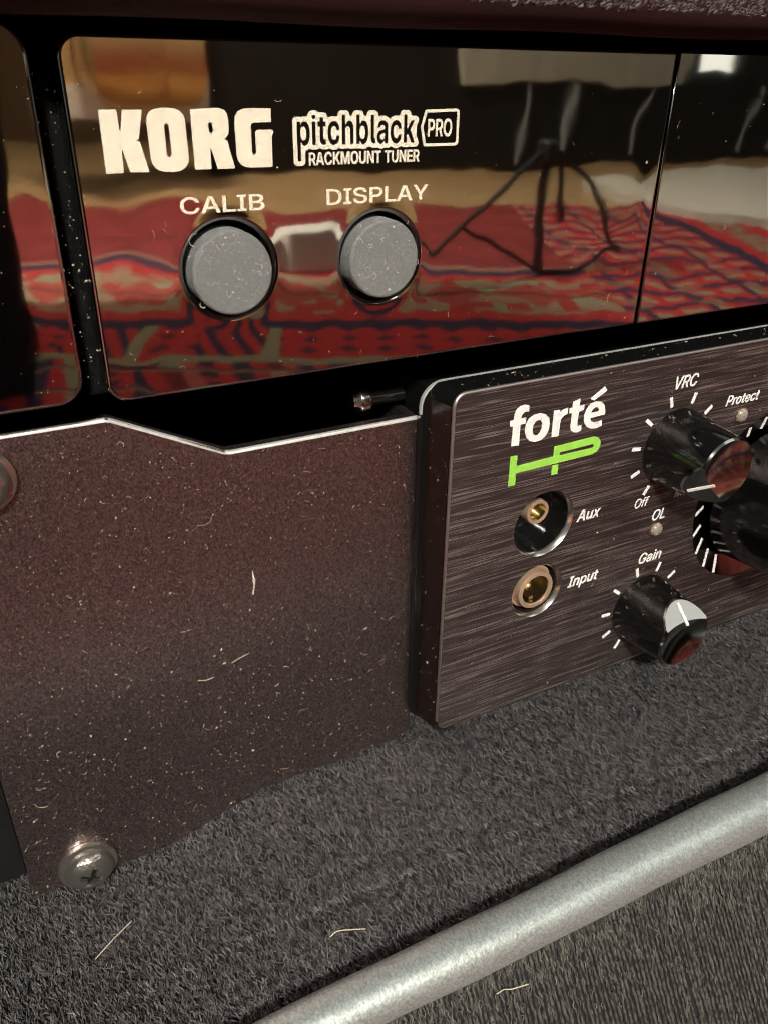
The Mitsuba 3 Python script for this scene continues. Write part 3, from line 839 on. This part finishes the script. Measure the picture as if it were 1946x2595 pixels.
def rack_screw(x, z, tilt, label):
    key = 'rack_screw' if 'rack_screw__head' not in scene else 'rack_screw_001'
    ring = [(3.3, PY - 0.0), (5.0, PY - 0.02), (5.1, PY - 0.5), (5.0, PY - 1.0), (4.6, PY - 1.25), (3.3, PY - 1.3)]
    put(f'{key}__washer', lathe(ring, x, z, 64), 'steel', smooth=40)
    s = [(math.sin(t) * 4.2, PY - 1.2 - 2.9 * math.cos(t) ** 0.9) for t in np.linspace(math.pi / 2, 0.02, 14)]
    v, f = lathe([(4.1, PY - 0.6)] + s, x, z, 64)
    v = np.vstack([v, [[x, PY - 0.6, z], [x, PY - 4.1, z]]])
    n, m = 64, len(s) + 1
    i = np.arange(n)
    f = np.vstack([np.vstack([f[:, [0, 1, 2]], f[:, [0, 2, 3]]]), np.stack([i * 0 + m * n, (i + 1) % n, i], 1), np.stack([i * 0 + m * n + 1, (m - 1) * n + i, (m - 1) * n + (i + 1) % n], 1)])
    head = trimesh.Trimesh(v, f, process=True)
    head.fix_normals()
    hm = m3.Manifold(m3.Mesh(np.asarray(head.vertices, np.float32), np.asarray(head.faces, np.uint32)))
    ca, sa = math.cos(tilt), math.sin(tilt)
    for a in (0, math.pi / 2):
        w = m3.Manifold.hull_points(np.array([[s1 * (2.6 if y < PY - 3 else 1.0), y, s2 * (0.62 if y < PY - 3 else 0.42)] for s1 in (-1, 1) for s2 in (-1, 1) for y in (PY - 5, PY - 1.9)], float))
        w = w.rotate((0, math.degrees(a + tilt), 0)).translate((x, 0, z))
        hm = hm - w
        slot_shade = m3.Manifold.hull_points(np.array([[s1 * (1.75 if y < PY - 3 else 1.0), y, s2 * 0.50] for s1 in (-1, 1) for s2 in (-1, 1) for y in (PY - 3.35, PY - 1.8)], float))  # black filler that paints the shade inside the slot
        put(f'{key}__recess', slot_shade.rotate((0, math.degrees(a + tilt), 0)).translate((x, 0.004 * a, z)), 'black_matt')
    put(f'{key}__head', hm, 'steel', smooth=35)
    tag(key, label, 'screw', 'screws holding the rack ear')


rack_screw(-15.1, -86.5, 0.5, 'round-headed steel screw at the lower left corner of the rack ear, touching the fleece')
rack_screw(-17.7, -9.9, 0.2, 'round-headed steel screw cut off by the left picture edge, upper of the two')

# ------------------------------------------------------------------ the amplifier
YF, FD = -2.02, 6.1
AX, AZ, AR = 73.45, -35.25, 6.25
IX, IZ, IR = 73.6, -50.2, 5.45
fp = rounded(51.97, -77.84, 260, -6.21, 2.4)
DISC = (134.7, -42.9, 20.5)
fpw = fp.difference(unary_union([disc(AX, AZ, AR + 0.62, 96), disc(IX, IZ, IR + 0.56, 96), disc(DISC[0], DISC[1], DISC[2], 128)]))
side, parts_ = plate(fpw, YF, YF + FD, 0.42, 0.03, 4)
loops = len(parts_) - 2
body_v, body_f = join([side, *parts_[loops:]])
# the sides of the front panel flare a little towards the back
back = body_v[:, 1] > YF + 3
body_v[back & (body_v[:, 0] < 56), 0] -= 1.0
capv, capf = parts_[loops]
put('bass_amplifier__faceplate', (capv, capf), 'brushed_black', uv=np.c_[capv[:, 2], capv[:, 0]] * MM)
body_v, body_f = join([side, parts_[loops + 1]])
back = body_v[:, 1] > YF + 3
body_v[back & (body_v[:, 0] < 56), 0] -= 1.0
put('bass_amplifier__panel_edge', (body_v, body_f), 'dark_brown_gloss', smooth=40)
sidep = LineString([(51.97, -76), (51.97, -8.6)])
v = np.array([[51.90, YF + 0.5, -77.0], [50.93, YF + FD, -77.0], [50.93, YF + FD, -8.6], [51.90, YF + 0.5, -8.6]]) + np.array([-0.06, 0, 0])
put('bass_amplifier__side', (v, np.array([[0, 1, 2, 3]])), 'dark_brown_gloss')
q = np.linspace(math.pi, math.pi / 2, 14)
tc = np.array([[54.37 + 2.46 * math.cos(a), -8.61 + 2.46 * math.sin(a)] for a in q] + [[258, -6.15]])
ntc = len(tc)
tv = np.vstack([np.c_[tc[:, 0], np.full(ntc, YF + 0.5), tc[:, 1]], np.c_[tc[:, 0] - np.where(tc[:, 0] < 54, 1.0, 0.0), np.full(ntc, YF + FD), tc[:, 1]]])
put('bass_amplifier__top_edge', (tv, np.array([[i, i + 1, ntc + i + 1, ntc + i] for i in range(ntc - 1)])), 'black_gloss', smooth=50)
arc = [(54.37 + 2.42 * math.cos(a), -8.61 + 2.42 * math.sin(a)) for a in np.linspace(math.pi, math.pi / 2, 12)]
put('bass_amplifier__bevel_highlight', bevel_strip([(51.95, z) for z in np.linspace(-75, -9, 12)] + arc + [(x, -6.19) for x in np.linspace(57, 200, 12)], YF, 0.42, 0.05), 'highlight_dull', smooth=50)  # pale strip laid over the bevel as its highlight
tag('bass_amplifier__bevel_highlight', 'painted highlight on the bevel along the left and upper edges')
rim = rounded(49.6, -79, 262, -6.2, 4.2)
put('bass_amplifier__rim', solid_plate(rim, YF + FD + 0.05, YF + FD + 1.3, 0.22, None, 3), 'black_gloss', smooth=40)
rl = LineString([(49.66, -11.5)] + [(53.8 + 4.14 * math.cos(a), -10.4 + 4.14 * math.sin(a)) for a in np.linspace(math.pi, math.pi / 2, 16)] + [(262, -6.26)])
put('bass_amplifier__rim_edge', solid_plate(rl.buffer(0.16, cap_style='flat'), YF + FD - 0.04, YF + FD + 0.7, 0.12, None, 2), 'highlight_pale', smooth=40)  # thin pale line painting the light caught by the rim
put('bass_amplifier__chassis', bx(51.6, 258, YF + FD + 1.3, 210, -78.5, -7.6), 'black_inside')
put('bass_amplifier__foot', bx(75, 95, 20, 40, -90, -78.5), 'black_matt')

FO = GP['o'].difference(GP['oh'])
FE = GP['e'].difference(GP['eh'])
key = put('bass_amplifier__lettering', flat(unary_union([soften(s, 0.05) for s in (GP['f'], FO, GP['r'], GP['t'], FE, GP['acc'])]), YF, 0.1), 'white_print')
tag(key, 'large white italic lower-case word')
hp = unary_union([GP['H1'].difference(GP['H1h']), GP['H2']])
key = put('bass_amplifier__lettering', flat(soften(hp, 0.05), YF, 0.1), 'green_print')
tag(key, 'lime green joined letters')
SH = 0.21
for w, x0, x1, z, cap, wt, lab in [('Aux', 81.2, 87.1, -36.7, 2.38, 620, 'white word beside the upper socket'), ('Input', 81.3, 89.2, -51.8, 2.48, 620, 'white word beside the lower socket'),
                                   ('Off', 95.8, 99.6, -37.33, 2.02, 500, 'white word below the upper knob, left'), ('Mute', 106.7, 112.9, -37.2, 2.0, 560, 'white word half hidden under the upper knob'),
                                   ('OL', 101.3, 105.45, -41.45, 2.4, 520, 'two white capitals over the lower lamp'), ('Gain', 99.8, 106.55, -51.53, 2.5, 560, 'white word above the lower knob'),
                                   ('VRC', 100.4, 106.9, -13.12, 2.48, 560, 'white capitals above the upper knob'), ('Protect', 116.1, 125.7, -19.05, 2.2, 560, 'white word over the upper lamp')]:
    s = text_poly(w, wt)
    key = put('bass_amplifier__lettering', flat(fit(s, x0, x1, z, cap, SH), YF, 0.1), 'white_print')
    tag(key, lab)


def ticks(cx, cz, r0, r1, angs, w):
    for a in angs:
        c, s = math.cos(math.radians(a)), math.sin(math.radians(a))
        p = LineString([(cx + r0 * c, cz + r0 * s), (cx + r1 * c, cz + r1 * s)]).buffer(w / 2, cap_style='flat')
        put('bass_amplifier__tick_mark', flat(p, YF, 0.1), 'white_print')


ticks(103.66, -25.24, 8.9, 11.1, [106.7, 72.5, 39.4, 140.8, 172.6, -155.2, -121.9, 5.5, -28, -60], 0.72)
ticks(103.04, -63.07, 8.7, 10.95, [106.3, 70.7, 37.6, 141.9, 175.4, -152, -120, 3.5, -30, -62], 0.72)
DX, DZ, DR = DISC
put('bass_amplifier__dial_ring', lathe([(DR - 0.02 - 7.5 * u, YF + 0.02 + 1.75 * u) for u in np.linspace(0, 1, 10)], DX, DZ, 128), 'polished_ring', smooth=60)
tag('bass_amplifier__dial_ring', 'smooth round ring under the large knob')
for a0, a1, x0, z0, x1, z1 in [(0, 0, 114.4, -43.29, 117.19, -42.23), (0, 0, 115.12, -48.67, 117.59, -46.74), (0, 0, 117.24, -53.59, 119.22, -50.52), (0, 0, 120.64, -57.84, 121.99, -53.96), (0, 0, 124.61, -60.52, 125.4, -56.38),
                               (0, 0, 130.0, -23.72, 129.8, -26.54), (0, 0, 125.57, -25.3, 125.92, -27.55), (0, 0, 135.2, -22.9, 135.1, -26.0)]:
    tm = LineString([(x0, z0), (x1, z1)]).buffer(0.42, cap_style='flat')
    tv_, tf_ = flat(shapely.segmentize(tm, 0.4), YF, 0.1)
    uu = np.clip((DR - np.hypot(tv_[:, 0] - DX, tv_[:, 2] - DZ)) / 7.5, 0, 1)
    tv_[:, 1] += 1.75 * uu
    put('bass_amplifier__tick_mark', (tv_, tf_), 'white_print')


def knob(x, z, r0, r1, length, point, off, slope, label, flat_cap=False):
    """A glossy tapered knob: a polished flat end cut away on the pointer's side to a sloping facet that carries a white line."""
    key, k = 'bass_amplifier__knob', 0
    while f'{key}__body' in scene:
        k += 1
        key = f'bass_amplifier__knob_{k:03d}'
    fr = m3.Manifold.cylinder(length + 0.25, r0, r1, 112)            # along +z of its own frame, which becomes -y
    big = 60

    def cut(man, top):
        man = man.trim_by_plane((0, 0, -1), -top)
        if not flat_cap:
            sn, cs = math.sin(slope), math.cos(slope)
            man = man.trim_by_plane((-sn, 0, -cs), -(sn * off + cs * top))
        return man
    shell = 0.5 if not flat_cap else 1.0
    body, whole = cut(fr, length - shell), cut(fr, length)
    lower = cut(m3.Manifold.cylinder(length + 1, r0 + 2, r1 + 2, 64), length - shell + 0.002)
    if not flat_cap:      # the end is slightly dished and its rim is chamfered
        whole = whole - m3.Manifold.sphere(19, 240).translate((0, 0, length - 1.15 + 19))
        rim_ = m3.Manifold.cylinder(length - 0.45, r0 + 0.6, r1, 112) + m3.Manifold.cylinder(0.46, r1 + 0.02, r1 - 0.42, 112).translate((0, 0, length - 0.46))
        whole = whole ^ rim_
        bowl = m3.Manifold.sphere(19, 240).translate((0, 0, length - 1.15 + 19 - shell))
        body, lower = body - bowl, lower - bowl.translate((0, 0, 0.002))
    end = whole.trim_by_plane((0, 0, 1), length - 8.5) - lower

    def world(man):
        v, f = P(man)
        c, s = math.cos(math.radians(point)), math.sin(math.radians(point))
        return np.c_[x + c * v[:, 0] - s * v[:, 1], YF - 0.25 - v[:, 2] + 0.25, z + s * v[:, 0] + c * v[:, 1]], f[:, ::-1]
    put(f'{key}__body', world(body), 'knob_black', smooth=32)
    ev, ef = world(end)
    put(f'{key}__cap', (ev, ef), 'knob_black' if flat_cap else 'knob_metal', smooth=30)
    # the pointer line lies on the facet
    c, s = math.cos(math.radians(point)), math.sin(math.radians(point))
    sn, cs = math.sin(slope), math.cos(slope)
    if flat_cap:
        sn, cs = 0.0, 1.0
    L = (r1 - off) / cs
    hw = 0.36 if not flat_cap else 0.55
    pv = []
    for h in (0.02, 0.16):
        for u, w in ((0.1, -hw), (L + 0.02, -hw), (L + 0.02, hw), (0.1, hw)):
            lx, ly, lz = off + cs * u + sn * h, w, length - sn * u + cs * h
            pv.append([x + c * lx - s * ly, YF - lz, z + s * lx + c * ly])
    pf = np.array([[4, 5, 6, 7], [0, 1, 5, 4], [1, 2, 6, 5], [2, 3, 7, 6], [3, 0, 4, 7]])
    put(f'{key}__pointer', (np.array(pv), pf), 'white_print')
    tag(key, label)
    r = np.random.default_rng(int(x * 7 + abs(z)))
    fl = []
    for _ in range(11):
        a, yy = r.uniform(0.2, 2.9), r.uniform(0.05, 0.9)
        rr = r0 + (r1 - r0) * yy + 0.02
        p = np.array([x + rr * math.cos(a), YF - yy * length, z + rr * math.sin(a)])
        d = np.array([-math.sin(a), 0, math.cos(a)]) * r.uniform(0.1, 0.3) + np.array([0, r.uniform(-0.4, 0.4), 0])
        fl.append(tube([p - d, p + np.array([math.cos(a), 0, math.sin(a)]) * 0.05, p + d], r.uniform(0.02, 0.055), 4))
    put(f'{key}__fluff', join(fl), 'dust_grey')
    tag(f'{key}__fluff', kind='stuff')


knob(103.66, -25.24, 7.9, 6.62, 13.3, -140, 3.2, math.radians(47.6), 'upper knob, its white pointer turned down to the left')
knob(103.04, -63.07, 7.8, 6.62, 13.05, 90, 3.2, math.radians(47.6), 'lower knob, its white pointer turned up')
knob(DX, DZ, 15.6, 13.9, 17.0, 168, 3.0, 0.0, 'large black knob at the right edge', flat_cap=True)

# sockets
key = 'bass_amplifier__aux_socket'
put(f'{key}__well', join([lathe([(AR, YF + 0.7), (AR + 0.0, YF + 5.6), (0.02, YF + 5.6)], AX, AZ, 72)]), 'black_gloss', smooth=40)
put(f'{key}__chamfer', lathe([(AR - 0.02, YF + 1.1), (AR + 0.0, YF + 0.75), (AR + 0.56, YF + 0.08), (AR + 0.64, YF + 0.02)], AX, AZ, 72), 'chamfer_bright', smooth=40)
SX, SZ = 74.4, -34.5
put(f'{key}__ring', lathe([(2.55, YF + 5.6), (2.55, YF + 3.4), (2.45, YF + 3.25), (1.85, YF + 3.25), (1.78, YF + 3.4)], SX, SZ, 56), 'copper_ring', smooth=35)
put(f'{key}__bore', lathe([(1.76, YF + 3.38), (1.75, YF + 5.5), (0.02, YF + 5.55)], SX, SZ, 56), 'bore_gold', smooth=35)
tag(key, 'upper socket: small gold ring set deep in a black round well')
key = 'bass_amplifier__input_socket'
put(f'{key}__well', lathe([(IR, YF + 0.7), (IR, YF + 5.6), (4.1, YF + 5.6)], IX, IZ, 72), 'black_matt', smooth=40)
put(f'{key}__chamfer', lathe([(IR - 0.02, YF + 1.1), (IR + 0.0, YF + 0.75), (IR + 0.50, YF + 0.08), (IR + 0.58, YF + 0.02)], IX, IZ, 72), 'chamfer_bright', smooth=40)
y0 = YF + 0.25
put(f'{key}__ring', lathe([(4.15, YF + 5.6), (4.15, y0 + 0.25), (4.0, y0), (3.25, y0 - 0.05), (3.15, y0 + 0.1), (3.1, y0 + 0.4)], IX, IZ, 72), 'copper_ring', smooth=35)
put(f'{key}__bore', lathe([(3.1, y0 + 0.35), (3.1, YF + 5.5), (0.02, YF + 5.55)], IX, IZ, 72), 'bore_gold', smooth=35)
put(f'{key}__nut', lathe([(4.95, YF + 5.6), (4.95, YF + 2.4), (4.8, YF + 2.2), (4.2, YF + 2.2)], IX, IZ, 72), 'copper_ring', smooth=35)
put(f'{key}__contact', bx(IX - 0.45, IX + 0.45, YF + 1.6, YF + 5.4, IZ - 2.9, IZ - 2.2), 'brass')
tag(key, 'lower socket: wide gold ring level with the panel')
for lx, lz, lab in [(103.25, -43.75, 'small round lamp between the two small knobs'), (121.45, -21.75, 'small round lamp right of the upper knob')]:
    key = 'bass_amplifier__indicator' if 'bass_amplifier__indicator__lens' not in scene else 'bass_amplifier__indicator_001'
    put(f'{key}__lens', lathe([(1.55, YF + 0.3)] + [(1.5 * math.sin(t), YF - 0.1 - 1.0 * math.cos(t)) for t in np.linspace(math.pi / 2, 0.02, 9)], lx, lz, 32), 'lens_clear', smooth=60)
    put(f'{key}__bezel', lathe([(1.85, YF + 0.05), (1.8, YF - 0.14), (1.62, YF - 0.16), (1.5, YF + 0.1)], lx, lz, 40), 'gold_rough', smooth=35)
    tag(key, lab)
fa_ = fpw.intersection(sbox(50, -80, 160, 0)).buffer(-0.6)
put('bass_amplifier__dust', join([flakes(170, in_poly(fa_), YF, 0.055, 31), lint(50, in_poly(fa_), YF, 0.7, 0.035, 32)]), 'dust_pale')
tag('bass_amplifier__dust', kind='stuff')
r = np.random.default_rng(44)
sd = []
for _ in range(70):
    yy, z = r.uniform(0.3, 5.8), r.uniform(-77, -9)
    p = np.array([51.85 - yy * 0.164 - 0.04, YF + yy, z])
    rr = 0.035 * math.exp(r.normal(0, .5))
    sd.append(tube([p + [0, -rr, -rr], p + [-.05, 0, 0], p + [0, rr, rr * r.uniform(-1, 1)]], rr, 4))
for _ in range(90):
    x, yy = r.uniform(55, 150), r.uniform(0.6, 5.6)
    p = np.array([x, YF + yy, -6.12])
    rr = 0.04 * math.exp(r.normal(0, .5))
    d = np.array([r.normal(0, 1), r.normal(0, 1), 0]) * rr * 1.6
    sd.append(tube([p - d, p + [0, 0, .05], p + d], rr, 4))
put('bass_amplifier__edge_dust', join(sd), 'dust_pale')
tag('bass_amplifier__edge_dust', kind='stuff')
tag('bass_amplifier', 'brushed dark brown bass amplifier front with white and lime lettering, black knobs and gold sockets', 'amplifier')

# the dark screw seen in the gap between the two units
put('thumb_screw__head', (lambda m: (np.asarray(P(m)[0])[:, [1, 0, 2]], P(m)[1][:, ::-1]))(lathe([(2.3, 43.0), (2.45, 42.6), (2.45, 41.6), (2.25, 41.2), (1.9, 40.9), (1.4, 40.2), (0.02, 40.0)], 11.5, -10.2, 40)), 'chamfer_dark', smooth=40)
put('thumb_screw__shaft', tube([[43, 11.5, -10.2], [50, 11.5, -10.2]], 1.2, 20), 'black_gloss', smooth=40)
tag('thumb_screw', 'dark shiny screw in the black gap below the tuner', 'screw')

# ------------------------------------------------------------------ stray hairs on the fleece
def hair(label, pts, rad=0.09):
    p = np.array([[x, y, float(lining_z(x, y)) + h] if not flap else list(fa + x * np.array([1, -0.0153, 0]) + y * down + h * outw) for (x, y, h, flap) in pts])
    u = np.linspace(0, 1, 14)
    t = np.linspace(0, 1, len(p))
    k = np.stack([np.interp(u, t, p[:, i]) for i in range(3)], -1)
    k[1:-1] = (k[:-2] + 2 * k[1:-1] + k[2:]) / 4
    n = 'stray_hair' if 'stray_hair' not in scene else 'stray_hair'
    tag(put(n, tube(k, np.full(14, rad), 5), 'stray_fibre', smooth=True), label, 'hair', 'loose hairs')


for label, pts in [('pale straight hair lying on the fleece below the lower left screw', [(-17.4, -11.3, .95, 0), (-14, -8.8, 1.15, 0), (-10.6, -6.4, .95, 0)]),
                   ('pale curved hair on the fleece, above the seam near the middle', [(16.9, -28.0, .9, 0), (18.2, -27.6, 1.0, 0), (19.4, -28.0, 1.0, 0), (22.7, -29.3, .9, 0)]),
                   ('short hair on the fleece just above the lip', [(11.2, -36.2, .9, 0), (9.5, -37.6, .8, 0)]),
                   ('pale wavy hair on the ribbed weave below the lip', [(36.8, 4.3, .5, 1), (38.2, 4.1, .6, 1), (39.4, 4.7, .55, 1), (42.7, 5.3, .5, 1)])]:
    hair(label, pts)
